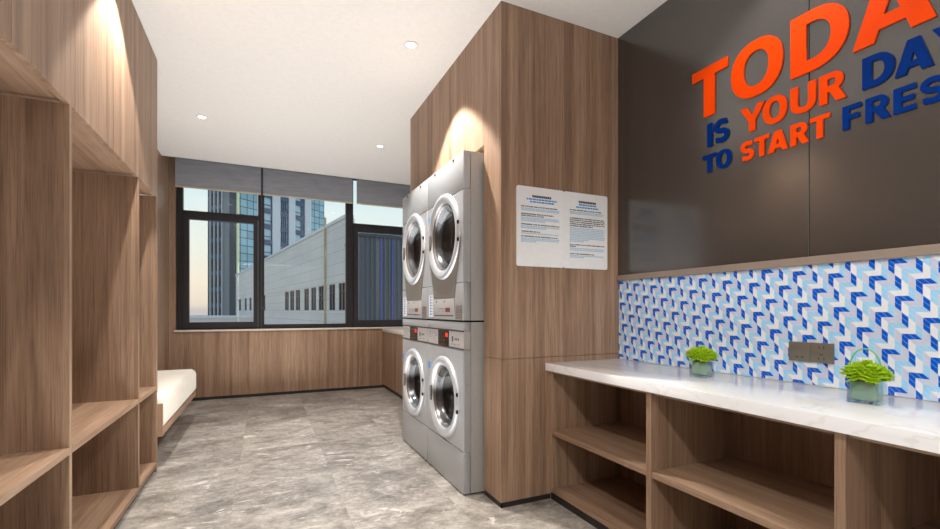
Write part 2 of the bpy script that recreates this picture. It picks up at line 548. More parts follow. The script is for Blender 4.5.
bm = bmesh.new()
TL, TS, TG = 0.0366, 0.01828, 0.0008
WX0, WX1, WZ0, WZ1 = -PY + 0.001, 1.06, 0.768, 1.2395
bx(bm, GX - 0.0045, GX, -1.06, PY - 0.001, WZ0, 1.2395, mi=0)
VC, HC = [1, 2, 3, 4], [1, 4, 3, 2]     # dark blue, white, sky, lavender
px_, pz_ = TL, 2 * TL
for k in range(-60, 61):
    for j in range(-130, 131):
        ox = -0.937 + k * px_ + j * TS
        oz = 1.128 + k * pz_ - j * TS
        if ox < WX0 - 0.1 or ox > WX1 + 0.1 or oz < WZ0 - 0.1 or oz > WZ1 + 0.15: continue
        ci = (j - k) % 4
        pieces = []
        h = TL / 2
        for q in range(2):
            pieces.append(([(ox, oz - q * h), (ox, oz - (q + 1) * h), (ox + TS, oz - (q + 1) * h - TS), (ox + TS, oz - q * h - TS)], VC[ci]))
            pieces.append(([(ox, oz - TL - q * h), (ox, oz - TL - (q + 1) * h), (ox + TS, oz - TL - (q + 1) * h - TS), (ox + TS, oz - TL - q * h - TS)], VC[(ci - 1) % 4]))
            pieces.append(([(ox + q * h, oz), (ox + q * h + TS, oz - TS), (ox + (q + 1) * h + TS, oz - TS), (ox + (q + 1) * h, oz)], HC[ci]))
        for poly, mi in pieces:
            cx_ = sum(p[0] for p in poly) / 4; cz_ = sum(p[1] for p in poly) / 4
            f = 1 - TG / 0.0145
            poly = [(cx_ + (p[0] - cx_) * f, cz_ + (p[1] - cz_) * f) for p in poly]
            poly = clip(poly, WX0, WX1, 0)
            if poly: poly = clip(poly, WZ0, WZ1, 1)
            if not poly: continue
            vv = [bm.verts.new((GX - 0.0052, -p[0], p[1])) for p in poly]
            try:
                fc = bm.faces.new(vv); fc.material_index = mi
            except ValueError:
                pass
obj('tile_splashback', bm, [M['grout'], M['tile_blue'], M['tile_white'], M['tile_sky'], M['tile_grey']], wr)

# ------------------------------------------------------------------ window band
FR = (YB - 0.0, YB + 0.07)


def win(name, label, frames, sashes, panes):
    e = bpy.data.objects.new(name, None); COL.objects.link(e)
    e.location = (0, YB, 0.83); struct(e, label, 'window')
    boxobj('window_frame', [(x0, x1, FR[0] + 0.002 * i, FR[1], z0, z1) for i, (x0, x1, z0, z1) in enumerate(frames)], M['frame'], e)
    for (x0, x1, z0, z1, l, r, b, t) in sashes:
        y0, y1 = YB - 0.018, YB + 0.05
        bm = bmesh.new()
        bx(bm, x0, x0 + l, y0, y1, z0, z1); bx(bm, x1 - r, x1, y0, y1, z0, z1)
        bx(bm, x0 + l, x1 - r, y0, y1, z0, z0 + b); bx(bm, x0 + l, x1 - r, y0, y1, z1 - t, z1)
        obj('sash', bm, M['sash'], e)
    for (x0, x1, z0, z1) in panes:
        boxobj('window_pane', (x0, x1, YB + 0.030, YB + 0.036, z0, z1), M['pane'], e)
    return e


win('window_1', 'left window with a casement below a transom light',
    [(-0.925, -0.862, 0.833, 2.88), (-0.066, -0.032, 0.833, 2.88), (-0.862, -0.066, 0.833, 0.852), (-0.862, -0.066, 2.185, 2.236), (-0.862, -0.066, 2.83, 2.88)],
    [(-0.860, -0.068, 0.853, 2.186, 0.060, 0.050, 0.068, 0.052)],
    [(-0.80, -0.118, 0.92, 2.135), (-0.864, -0.066, 2.234, 2.832)])
w2 = win('window_2', 'middle fixed window with one large pane',
         [(-0.031, 0.004, 0.833, 2.88), (0.999, 1.047, 0.833, 2.88), (0.004, 0.999, 0.833, 0.886), (0.004, 0.999, 2.83, 2.88)], [],
         [(0.003, 1.0, 0.885, 2.832)])
win('window_3', 'right window beside the washing machines',
    [(1.048, 1.094, 0.833, 2.88), (2.15, 2.2, 0.833, 2.88), (1.094, 2.15, 0.833, 0.852), (1.094, 2.15, 2.185, 2.238), (1.094, 2.15, 2.83, 2.88)],
    [(1.096, 2.148, 0.853, 2.186, 0.060, 0.060, 0.078, 0.062)],
    [(1.156, 2.088, 0.93, 2.125), (1.094, 2.15, 2.236, 2.832)])
struct(boxobj('trim_1', (-0.945, 2.2, YB - 0.055, YB + 0.02, 0.8125, 0.8325), M['sill'], None, 0.002, 1), 'pale stone window sill', 'sill')

# ------------------------------------------------------------------ roller blinds
BY = 6.05


def blind(x0, x1, label, cord):
    e = thing('roller_blind', label, 'blind', ((x0 + x1) / 2, BY, 2.46), 'grey roller blinds at the window')
    bm = bmesh.new()
    n = 14
    top, bot = 2.93, 2.482
    cols = []
    for i in range(n + 1):
        x = x0 + (x1 - x0) * i / n
        w = 0.0022 * math.sin(i * 1.7) + 0.0018 * math.sin(i * 0.6)
        cols.append([bm.verts.new((x, BY + w * (1 if s else -1) * 0.3 + d, z)) for s, d, z in ((0, -0.0008, top), (0, -0.0008, bot), (1, 0.0008, bot), (1, 0.0008, top))])
    for a, b in zip(cols[:-1], cols[1:]):
        for k in range(4):
            bm.faces.new((a[k], b[k], b[(k + 1) % 4], a[(k + 1) % 4]))
    bm.faces.new(cols[0]); bm.faces.new(cols[-1][::-1])
    obj('blind_fabric', bm, M['blind'], e, True)
    boxobj('bottom_rail', (x0, x1, BY - 0.006, BY + 0.006, 2.462, 2.483), M['beige'], e, 0.003)
    bm = bmesh.new(); tube(bm, (x0, BY + 0.022, 2.93), (x1, BY + 0.022, 2.93), 0.024, n=20)
    obj('roller_tube', bm, M['chrome_dark'], e, True)
    if cord:
        bm = bmesh.new()
        for dx in (0.0, 0.014):
            tube(bm, (cord + dx, BY - 0.01, 2.93), (cord + dx, BY - 0.01, 1.10), 0.0022, n=8)
        bmesh.ops.create_uvsphere(bm, u_segments=12, v_segments=8, radius=0.016, matrix=Matrix.Translation((cord + 0.007, BY - 0.01, 1.095)))
        obj('pull_cord', bm, M['dark_line'], e, True)
    return e


blind(-0.915, -0.033, 'grey roller blind over the left casement window, leftmost of the three', None)
blind(-0.016, 1.060, 'widest grey roller blind, over the middle fixed window pane', -0.026)
blind(1.112, 2.18, 'grey roller blind at the far right, partly hidden by the stacked machines', None)

# ------------------------------------------------------------------ left storage cabinet
CX = -0.642
cab = thing('storage_cabinet', 'tall walnut storage cabinet with open bays and overhead doors along left wall', 'cabinet', (CX, 1.6, 0))
CY0, CY1 = -0.95, 3.585
UZ = 1.822
bm = bmesh.new()
bx(bm, XL + .002, CX - 0.022, CY0, CY1 - 0.001, UZ, UZ + 0.028); bx(bm, XL + .002, XL + 0.02, CY0, CY1 - .02, UZ + .028, CEIL - 0.003)
obj('overhead_box', bm, M['wood_y'], cab)
edges = [3.584, 3.098, 2.622, 2.152, 1.682, 1.212, 0.742, 0.272, -0.198, -0.668]
for a, b in zip(edges[:-1], edges[1:]):
    boxobj('door', (CX - 0.020, CX, b + 0.0012, a - 0.0012, UZ - 0.014, CEIL - 0.003), M['wood'], cab, 0.0008, 1)
for y in (3.087, 2.097, 1.097, 0.097, -0.93):
    boxobj('divider', (XL + 0.015, CX, y, y + 0.024, 0.03, UZ - 0.014 if y > -2 else UZ), M['wood'], cab, 0.0008, 1)
boxobj('end_panel', (XL + 0.002, CX, 3.561, CY1, 0.0, UZ - 0.0142), M['wood'], cab, 0.0008, 1)
boxobj('end_panel', (XL + 0.002, CX - 0.022, 3.565, CY1, UZ + .029, CEIL - 0.003), M['wood'], cab)
boxobj('back_panel', (XL + 0.002, XL + 0.014, CY0, 3.56, 0.03, UZ - .001), M['wood'], cab)
ys = [-0.906, 0.097, 1.097, 2.097, 3.087, 3.561]
for a, b in zip(ys[:-1], ys[1:]):
    y0, y1 = (a + 0.0245 if a > -0.9 else a), b - 0.0005
    boxobj('shelf', (XL + 0.015, CX, y0, y1, 0.536, 0.562), M['wood_y'], cab, 0.0008, 1)
    boxobj('bottom_board', (XL + 0.015, CX, y0, y1, 0.036, 0.064), M['wood_y'], cab, 0.0008, 1)
boxobj('plinth', (XL + 0.02, CX - 0.018, CY0 + .02, 3.558, 0.0, 0.0355), M['black'], cab)

# ------------------------------------------------------------------ bench and its cushion
BX1 = -0.612
bench = thing('bench', 'floating walnut bench fixed along the left wall beyond the cabinet', 'bench', (-0.8, 4.35, 0.2))
BYE = 5.20
bm = bmesh.new()
bx(bm, XL + 0.001, BX1 - 0.002, 3.587, BYE, 0.222, 0.262, 0.002)
obj('bench_base', bm, M['wood_y'], bench, True)
boxobj('side_panel', (XL + 0.001, BX1 - 0.001, 3.586, 3.604, 0.2225, 0.44), M['wood'], bench, 0.001, 1)
boxobj('wall_rail', (XL + 0.001, XL + 0.05, 3.62, BYE - .04, 0.15, 0.221), M['wood_y'], bench)
bm = bmesh.new()
bx(bm, XL + 0.003, BX1 + 0.006, 3.607, BYE + 0.01, 0.263, 0.487, 0.05, 6)
bmesh.ops.subdivide_edges(bm, edges=[e for e in bm.edges if e.calc_length() > 0.3], cuts=10, use_grid_fill=True)
for v in bm.verts:
    if v.co.z > 0.42:
        a = max(0, math.sin(math.pi * (v.co.y - 3.60) / (BYE - 3.58))) ** 0.5
        b = max(0, math.sin(math.pi * (v.co.x - XL) / (BX1 - XL + .003))) ** 0.6
        v.co.z += 0.012 * a * b + 0.002 * math.sin(v.co.y * 7)
tag(obj('seat_cushion', bm, M['cushion'], None, True, 60), 'long cream padded seat cushion lying on the wall bench', 'cushion')

# ------------------------------------------------------------------ counter shelf unit and worktop
UX = 1.458
unit = thing('shelf_unit', 'open walnut shelf unit under the white marble counter', 'shelf', (UX, 0.6, 0))
ZT = 0.7235
for y0, y1 in ((2.104, 2.1335), (1.394, 1.422), (0.706, 0.734), (0.02, 0.048), (-0.66, -0.632), (-1.04, -1.012)):
    boxobj('divider' if y0 < 2 else 'end_panel', (UX, GX - 0.002, y0, y1, 0.046, ZT), M['wood'], unit, 0.0008, 1)
boxobj('back_panel', (GX - 0.016, GX - 0.003, -1.0, 2.1, 0.05, ZT), M['wood'], unit)
ys = [2.104, 1.422, 1.394, 0.734, 0.706, 0.048, 0.02, -0.632, -0.66, -1.012]
for a, b in zip(ys[::2], ys[1::2]):
    boxobj('shelf', (UX + 0.003, GX - 0.017, b + 0.0005, a - 0.0005, 0.366, 0.392), M['wood_y'], unit, 0.0008, 1)
    boxobj('bottom_board', (UX + 0.003, GX - 0.017, b + 0.0005, a - 0.0005, 0.046, 0.070), M['wood_y'], unit, 0.0008, 1)
    boxobj('top_rail', (UX + 0.012, UX + 0.03, b + 0.0005, a - 0.0005, ZT - 0.014, ZT), M['wood_y'], unit)
boxobj('plinth', (UX + 0.015, GX - 0.02, -1.0, 2.1335, 0.0, 0.0455), M['black'], unit)
tag(boxobj('countertop', (1.435, GX - 0.0056, -1.06, PY - 0.0005, 0.7245, 0.767), M['counter'], None, 0.002), 'long white marble countertop running below the blue tile splashback', 'countertop')

# ------------------------------------------------------------------ low cabinet under the window, right of the room
lc = thing('low_cabinet', 'low walnut cabinet with pale top in the corner behind the machines', 'cabinet', (1.49, 5.0, 0))
for y0, y1 in ((3.785, 4.36), (4.363, 4.96), (4.963, 5.56), (5.563, YB - 0.032)):
    boxobj('door', (1.487, 1.505, y0, y1, 0.05, 0.772), M['wood'], lc)
boxobj('carcass', (1.506, 2.318, 3.785, YB - 0.032, 0.05, 0.772), M['wood'], lc)
boxobj('plinth', (1.515, 2.318, 3.785, YB - 0.032, 0.0, 0.05), M['black'], lc)
tag(boxobj('countertop', (1.472, 2.319, 3.784, YB - 0.056, 0.7725, 0.812), M['sill'], None, 0.002), 'pale stone top on the low corner cabinet under the right window', 'countertop')

# ------------------------------------------------------------------ washing machines and dryers
MX, MW, MD = 1.035, 0.3095, 0.72


def frontpanel(bm, x, y0, y1, z0, z1, hole=None, depth=0.045, ch=0.006):
    """front plate facing -x with chamfered rim and an optional round hole"""
    if hole is None:
        bx(bm, x, x + depth, y0, y1, z0, z1, ch * 0.5, 2)
        return
    cy, cz, r = hole
    ang = [2 * math.pi * i / 64 for i in range(64)]
    ang += [math.atan2(z - cz, y - cy) % (2 * math.pi) for y in (y0 + ch, y1 - ch) for z in (z0 + ch, z1 - ch)]
    ang = sorted(set(ang))
    rings = [[], [], [], [], []]
    for a in ang:
        c, s = math.cos(a), math.sin(a)
        t = min(((y1 - cy if c > 0 else y0 - cy) - (ch if c > 0 else -ch)) / c if abs(c) > 1e-6 else 9,
                ((z1 - cz if s > 0 else z0 - cz) - (ch if s > 0 else -ch)) / s if abs(s) > 1e-6 else 9)
        yi, zi = cy + t * c, cz + t * s
        yo = min(max(cy + (yi - cy) * 1.0 + (ch if yi > y1 - ch - 1e-4 else -ch if yi < y0 + ch + 1e-4 else 0), y0), y1)
        zo = min(max(zi + (ch if zi > z1 - ch - 1e-4 else -ch if zi < z0 + ch + 1e-4 else 0), z0), z1)
        rings[0].append(bm.verts.new((x + depth, cy + r * c, cz + r * s)))
        rings[1].append(bm.verts.new((x, cy + r * c, cz + r * s)))
        rings[2].append(bm.verts.new((x, yi, zi)))
        rings[3].append(bm.verts.new((x + ch, yo, zo)))
        rings[4].append(bm.verts.new((x + depth, yo, zo)))
    n = len(ang)
    for A, B in zip(rings[:-1], rings[1:]):
        for i in range(n):
            j = (i + 1) % n
            bm.faces.new((A[i], A[j], B[j], B[i]))


def door(e, cy, cz, ro, ri):
    x = MX
    bm = bmesh.new()
    lathe_x(bm, [(ro, 0.0), (ro, 0.006), (ro - 0.003, 0.012), (ro - 0.009, 0.017), (ro - 0.020, 0.020), (ro - 0.034, 0.019), (ri + 0.014, 0.012),
                 (ri + 0.006, 0.006), (ri + 0.002, 0.0), (ri - 0.004, -0.012), (ri - 0.008, -0.014)], (x, cy, cz))
    d = obj('door', bm, M['chrome'], e, True, 50)
    bm = bmesh.new()
    lathe_x(bm, [(ri - 0.002, 0.004), (ri - 0.010, -0.004), (ri - 0.022, -0.03), (ri - 0.030, -0.05), (ri - 0.034, -0.052)], (x, cy, cz))
    obj('inner_ring', bm, M['chrome_dark'], d, True, 50)
    bm = bmesh.new()
    lathe_x(bm, [(ri - 0.008, -0.004), (ri - 0.03, -0.034), (ri - 0.05, -0.062), (ri - 0.085, -0.084), (ri - 0.13, -0.096), (0, -0.10)], (x, cy, cz))
    obj('door_glass', bm, M['pane_tint'], d, True, 80)
    # latch handle at the left rim as seen, hinge at the right rim
    bm = bmesh.new()
    bx(bm, x - 0.020, x - 0.004, cy + ri + 0.004, cy + ri + 0.026, cz - 0.060, cz + 0.040, 0.005)
    obj('door_handle', bm, M['chrome_dark'], d, True)
    for dz in (0.05, -0.05):
        bm = bmesh.new()
        tube(bm, (x - 0.014, cy - ro + 0.006, cz + dz - 0.010), (x - 0.014, cy - ro + 0.006, cz + dz + 0.010), 0.0065, n=12)
        obj('hinge', bm, M['black_gloss'], d, True)
    # gasket and drum behind the glass
    bm = bmesh.new()
    lathe_x(bm, [(ri + 0.006, -0.046), (ri + 0.004, -0.10), (ri - 0.02, -0.13), (ri + 0.05, -0.14)], (x, cy, cz))
    obj('gasket', bm, M['rubber'], e, True, 60)
    bm = bmesh.new()
    lathe_x(bm, [(ri - 0.01, -0.135), (0.245, -0.15), (0.25, -0.20), (0.25, -0.56), (0.23, -0.60), (0.10, -0.61), (0.09, -0.58), (0, -0.575)], (x, cy, cz))
    for k in range(3):
        a = k * 2.094 + 0.5
        p = Vector((0, math.cos(a), math.sin(a)))
        tube(bm, Vector((x + 0.2, cy, cz)) + p * 0.245, Vector((x + 0.56, cy, cz)) + p * 0.235, 0.035, 0.02, n=10)
    obj('drum', bm, M['drum'], e, True, 40)


def body(e, cy, z0, z1):
    x = MX
    bm = bmesh.new()
    # open-fronted cabinet: sides, back, top and bottom
    y0, y1 = cy - MW, cy + MW
    t = 0.004
    bx(bm, x + 0.047, x + MD, y0, y0 + t, z0, z1); bx(bm, x + 0.047, x + MD, y1 - t, y1, z0, z1)
    bx(bm, x + MD - t, x + MD, y0 + t, y1 - t, z0, z1)
    bx(bm, x + 0.047, x + MD - t, y0 + t, y1 - t, z1 - t, z1); bx(bm, x + 0.047, x + MD - t, y0 + t, y1 - t, z0, z0 + t)
    obj('body', bm, M['steel_side'], e)


def panel_marks(bm, x, y0, y1, z0, z1, rows, fill, seed):
    rr = random.Random(seed)
    for i in range(rows):
        z = z1 - (z1 - z0) * (i + 0.5) / rows
        y = y1
        while y > y0 + 0.004:
            w = rr.uniform(0.004, 0.012)
            if rr.random() < fill:
                bx(bm, x - 0.0006, x, max(y0, y - w), y, z - 0.0016, z + 0.0016)
            y -= w + rr.uniform(0.002, 0.005)


def make_dryer(cy, zb, label):
    e = thing('tumble_dryer', label, 'dryer', (MX, cy, zb), 'stacked laundry machines in the recess')
    x, y0, y1 = MX, cy - MW, cy + MW
    body(e, cy, zb + 0.010, zb + 0.984)
    boxobj('dark_gap', (x + 0.012, x + MD - 0.01, y0 + 0.006, y1 - 0.006, zb, zb + 0.0095), M['black_gloss'], e)  # black strip put in for the dark gap between washer and dryer
    cz = zb + 0.530
    bm = bmesh.new(); frontpanel(bm, x, y0, y1, zb + 0.767, zb + 0.984); obj('top_panel', bm, M['steel'], e, True)
    bm = bmesh.new(); frontpanel(bm, x, y0, y1, zb + 0.231, zb + 0.765, (cy, cz, 0.212)); obj('front_panel', bm, M['steel'], e, True)
    bm = bmesh.new(); frontpanel(bm, x, y0, y1, zb + 0.011, zb + 0.229); obj('lower_panel', bm, M['steel'], e, True)
    # darker bowl shaped bezel below the door
    pts = []
    for i in range(9):
        t = i / 8; pts.append((0.268 - 0.092 * t ** 0.8 , cz - 0.10 - (cz - 0.10 - zb - 0.146) * t))
    pts = [(0.265, cz + 0.02)] + pts
    loop = [(cy + a, z) for a, z in pts] + [(cy - a, z) for a, z in pts[::-1]]
    bm = bmesh.new()
    f0 = [bm.verts.new((x - 0.004, a, b)) for a, b in loop]; f1 = [bm.verts.new((x - 0.0003, a, b)) for a, b in loop]
    # the part hidden by the door is left open: build as strips between left and right
    m = len(pts)
    for i in range(1, m - 1):
        for A, flip in ((f0, 0), (f1, 1)):
            pass
    cyv = []
    hole = 0.222
    for i in range(m):
        a, z = pts[i]
        dz = z - cz
        hw = math.sqrt(max(0.0, hole ** 2 - dz ** 2)) if abs(dz) < hole else 0.0
        cyv.append((a, hw, z))
    bm.free(); bm = bmesh.new()
    for sgn in (1, -1):
        for xx in (x - 0.004, x - 0.0004):
            col = [(bm.verts.new((xx, cy + sgn * a, z)), bm.verts.new((xx, cy + sgn * hw, z))) for a, hw, z in cyv]
            for p, q in zip(col[:-1], col[1:]):
                bm.faces.new((p[0], q[0], q[1], p[1]))
    for sgn in (1, -1):
        col = [(bm.verts.new((x - 0.004, cy + sgn * a, z)), bm.verts.new((x - 0.0004, cy + sgn * a, z))) for a, hw, z in cyv]
        for p, q in zip(col[:-1], col[1:]): bm.faces.new((p[0], q[0], q[1], p[1]))
    obj('lower_bezel', bm, M['bezel'], e)
    door(e, cy, cz, 0.268, 0.205)
    # control panel
    cp = boxobj('control_panel', (x - 0.004, x + 0.001, cy - 0.180, cy + 0.172, zb + 0.022, zb + 0.140), M['panel'], e, 0.0015, 2)
    bm = bmesh.new(); bx(bm, x - 0.0065, x - 0.0035, cy - 0.112, cy - 0.044, zb + 0.058, zb + 0.084, 0.001, 1); obj('display', bm, M['led_dim'], cp)
    boxobj('panel_line', (x - 0.0046, x - 0.0040, cy - 0.172, cy + 0.160, zb + 0.032, zb + 0.038), M['ink'], cp)
    bm = bmesh.new()
    panel_marks(bm, x - 0.0040, cy - 0.04, cy + 0.10, zb + 0.058, zb + 0.085, 2, 0.8, 3)
    obj('panel_print', bm, M['ink'], cp)
    for yy in (0.12, -0.02):
        boxobj('panel_icon', (x - 0.0046, x - 0.0040, cy + yy - 0.006, cy + yy + 0.006, zb + 0.118, zb + 0.130), M['ink'], cp)
    lb = boxobj('icon_label', (x - 0.002, x + 0.001, cy + 0.192, cy + 0.280, zb + 0.024, zb + 0.172), M['white_label'], e)
    bm = bmesh.new()
    for i in range(7):
        z = zb + 0.158 - i * 0.019
        bx(bm, x - 0.0027, x - 0.0020, cy + 0.228, cy + 0.252, z - 0.006, z + 0.005)
        bx(bm, x - 0.0027, x - 0.0020, cy + 0.200, cy + 0.222, z - 0.002, z + 0.001)
    obj('label_print', bm, M['ink_blue'], lb)
    bm = bmesh.new()
    for i in range(9):
        z = zb + 0.014 + i * 0.0095
        bx(bm, x - 0.003, x + 0.001, cy - 0.292, cy - 0.198, z, z + 0.0055, 0.001, 1)
    obj('vent_grille', bm, M['bezel'], e)
    for yy in (0.16, -0.16):
        bm = bmesh.new(); tube(bm, (x - 0.004, cy + yy, zb + 0.967), (x + 0.001, cy + yy, zb + 0.967), 0.008, n=14)
        obj('screw', bm, M['dark_line'], e, True)
    boxobj('sticker', (x - 0.002, x + 0.001, cy + 0.262, cy + 0.288, zb + 0.672, zb + 0.702), M['blue_sticker'], e)
    return e


def make_washer(cy, label):
    e = thing('washing_machine', label, 'washing machine', (MX, cy, 0), 'stacked laundry machines in the recess')
    x, y0, y1 = MX, cy - MW, cy + MW
    body(e, cy, 0.009, 0.992)
    cz = 0.519
    bm = bmesh.new(); frontpanel(bm, x, y0, y1, 0.944, 0.992); obj('top_panel', bm, M['steel'], e, True)
    cp = boxobj('control_panel', (x + 0.003, x + 0.045, y0 + 0.002, y1 - 0.002, 0.834, 0.942), M['panel'], e, 0.001, 1)
    bm = bmesh.new(); frontpanel(bm, x, y0, y1, 0.248, 0.832, (cy, cz, 0.200)); obj('front_panel', bm, M['steel'], e, True)
    bm = bmesh.new(); frontpanel(bm, x, y0, y1, 0.009, 0.246); obj('lower_panel', bm, M['steel'], e, True)
    door(e, cy, cz, 0.254, 0.190)
    bm = bmesh.new(); bx(bm, x - 0.001, x + 0.004, y0 + 0.002, y1 - 0.002, 0.936, 0.942); bx(bm, x - 0.001, x + 0.004, y0 + 0.002, y1 - 0.002, 0.834, 0.839)
    obj('panel_edge', bm, M['dark_line'], cp)
    bm = bmesh.new(); bx(bm, x - 0.002, x + 0.004, cy - 0.080, cy + 0.098, 0.840, 0.935, 0.001, 1); obj('display', bm, M['black_gloss'], cp)
    bm = bmesh.new(); bx(bm, x - 0.004, x - 0.001, cy - 0.072, cy - 0.036, 0.896, 0.922, 0.001, 1); obj('digits', bm, M['led'], cp)
    for i in range(3):
        for j in range(4):
            yy = cy + 0.075 - i * 0.042; zz = 0.915 - j * 0.021
            if i == 2 and j == 0: continue
            bm = bmesh.new(); tube(bm, (x - 0.004, yy, zz), (x - 0.001, yy, zz), 0.005, n=10)
            obj('button', bm, M['chrome_dark'], cp, True)
    bm = bmesh.new()
    panel_marks(bm, x + 0.0032, cy + 0.125, cy + 0.285, 0.850, 0.925, 6, 0.55, 8)
    obj('panel_print', bm, M['ink'], cp)
    boxobj('panel_icon', (x + 0.0022, x + 0.0032, cy - 0.150, cy - 0.128, 0.872, 0.905), M['ink'], cp)
    for i in range(3):
        boxobj('panel_icon', (x + 0.0022, x + 0.0032, cy - 0.236 + i * 0.024, cy - 0.222 + i * 0.024, 0.882, 0.896), M['ink'], cp)
    bm = bmesh.new()
    panel_marks(bm, x + 0.0032, cy - 0.25, cy - 0.12, 0.85, 0.866, 1, 0.8, 9)
    obj('panel_print', bm, M['ink'], cp)
    boxobj('sticker', (x - 0.002, x + 0.001, cy + 0.258, cy + 0.288, 0.668, 0.712), M['blue_sticker'], e)
    for yy in (-0.24, 0.24):
        for xx in (0.09, 0.62):
            bm = bmesh.new(); tube(bm, (x + xx, cy + yy, 0.0), (x + xx, cy + yy, 0.009), 0.025, n=16)
            obj('foot', bm, M['rubber'], e, True)
    return e


Y1, Y2 = 2.6745, 3.302
wm = make_washer(Y1, 'lower silver washing machine of the near stack, beside the sign wall')
td = make_dryer(Y1, 0.9925, 'upper silver tumble dryer of the near stack, under the ceiling spotlight')
dup(wm, (MX, Y2, 0), 'lower silver washing machine of the far stack, nearer the window')
dup(td, (MX, Y2, 0.9925), 'upper silver tumble dryer of the far stack, nearer the window')

# ------------------------------------------------------------------ notice boards on the partition


def notice(x0, x1, label, lines, seed):
    z0, z1 = 1.303, 1.742
    e = thing('notice_board', label, 'sign', ((x0 + x1) / 2, PY, z0), 'white notice boards on the partition')
    bm = bmesh.new()
    r, pts = 0.012, []
    for cx_, cz_, a0 in ((x1 - r, z1 - r, 0), (x0 + r, z1 - r, 90), (x0 + r, z0 + r, 180), (x1 - r, z0 + r, 270)):
        for k in range(7):
            a = R(a0 + 15 * k); pts.append((cx_ + r * math.cos(a), cz_ + r * math.sin(a)))
    A = [bm.verts.new((p[0], PY - 0.006, p[1])) for p in pts]; B = [bm.verts.new((p[0], PY - 0.0003, p[1])) for p in pts]
    bm.faces.new(A); bm.faces.new(B[::-1])
    for i in range(len(pts)):
        bm.faces.new((A[i], B[i], B[(i + 1) % len(pts)], A[(i + 1) % len(pts)]))
    obj('board', bm, M['board'], e)
    rr = random.Random(seed)
    runs = []
    for kind, fx0, fx1, fz in lines:
        if not runs or runs[-1][0] != kind: runs.append((kind, [], {'heading': 'ink', 'subheading': 'ink_blue', 'body_text': 'ink', 'small_print': 'ink_pale'}[kind]))
        runs[-1][1].append((fx0, fx1, fz))
    for nm, ls, mat in runs:
        bm = bmesh.new()
        hgt = {'heading': 0.0062, 'subheading': 0.0042, 'body_text': 0.0030, 'small_print': 0.0034}[nm]
        for fx0, fx1, fz in ls:
            xa, xb = x0 + (x1 - x0) * fx0, x0 + (x1 - x0) * fx1
            zc = z1 - (z1 - z0) * fz
            x = xa
            while x < xb - 0.002:
                if nm == 'heading': w, g = 0.0108, 0.0018
                elif nm == 'subheading': w, g = rr.uniform(0.010, 0.024), 0.003
                elif nm == 'body_text': w, g = rr.uniform(0.0045, 0.006), rr.choice((0.0014, 0.0014, 0.0014, 0.005))
                else: w, g = rr.uniform(0.008, 0.022), 0.0026
                w = min(w, xb - x)
                bx(bm, x, x + w, PY - 0.0066, PY - 0.006, zc - hgt, zc + hgt)
                x += w + g
        obj(nm, bm, M[mat], e)


L1 = [('heading', .32, .73, .118), ('subheading', .20, .84, .156), ('subheading', .27, .78, .188), ('body_text', .09, .86, .252)]
L1 += [('small_print', .09, .90, z) for z in (.278, .298)] + [('body_text', .09, .78, .345), ('body_text', .09, .56, .368)]
L1 += [('small_print', .09, b, z) for b, z in ((.88, .392), (.9, .412), (.6, .432))] + [('body_text', .09, .91, .475)]
L1 += [('small_print', .09, b, z) for b, z in ((.9, .500), (.62, .520))] + [('body_text', .10, .48, .565)]
L1 += [('small_print', .09, b, z) for b, z in ((.88, .588),)] + [('body_text', .09, .86, .625)]
L1 += [('small_print', .09, b, z) for b, z in ((.9, .650), (.88, .670), (.4, .690))]
L2 = [('heading', .33, .73, .118), ('subheading', .33, .73, .155), ('subheading', .27, .78, .190), ('body_text', .13, .86, .232)]
L2 += [('small_print', .13, b, z) for b, z in ((.9, .258), (.88, .278))]
L2 += [('body_text', .13, b, z) for b, z in ((.92, .340), (.93, .365), (.93, .390), (.93, .415), (.66, .440))]
L2 += [('small_print', .13, b, z) for b, z in ((.9, .468), (.93, .490), (.92, .512), (.93, .534), (.9, .556), (.93, .578), (.92, .60), (.55, .622), (.45, .644))]
L2 += [('body_text', .13, .92, .688), ('body_text', .13, .26, .710)] + [('small_print', .13, b, z) for b, z in ((.92, .735), (.9, .757))]
L2 += [('body_text', .13, .68, .808)] + [('small_print', .13, b, z) for b, z in ((.9, .832), (.45, .852))]
notice(1.247, 1.557, 'left white notice board with shorter text, nearer the washing machines', L1, 1)
notice(1.558, 1.874, 'right white notice board with longer text, nearer the dark wall', L2, 2)

# ------------------------------------------------------------------ raised lettering on the dark panels


def arc(cx_, cy_, rx, ry, a0, a1, n=16, p=2.0):
    out = []
    for i in range(n + 1):
        a = R(a0 + (a1 - a0) * i / n)
        c, s = math.cos(a), math.sin(a)
        out.append((cx_ + rx * math.copysign(abs(c) ** (2 / p), c), cy_ + ry * math.copysign(abs(s) ** (2 / p), s)))
    return out


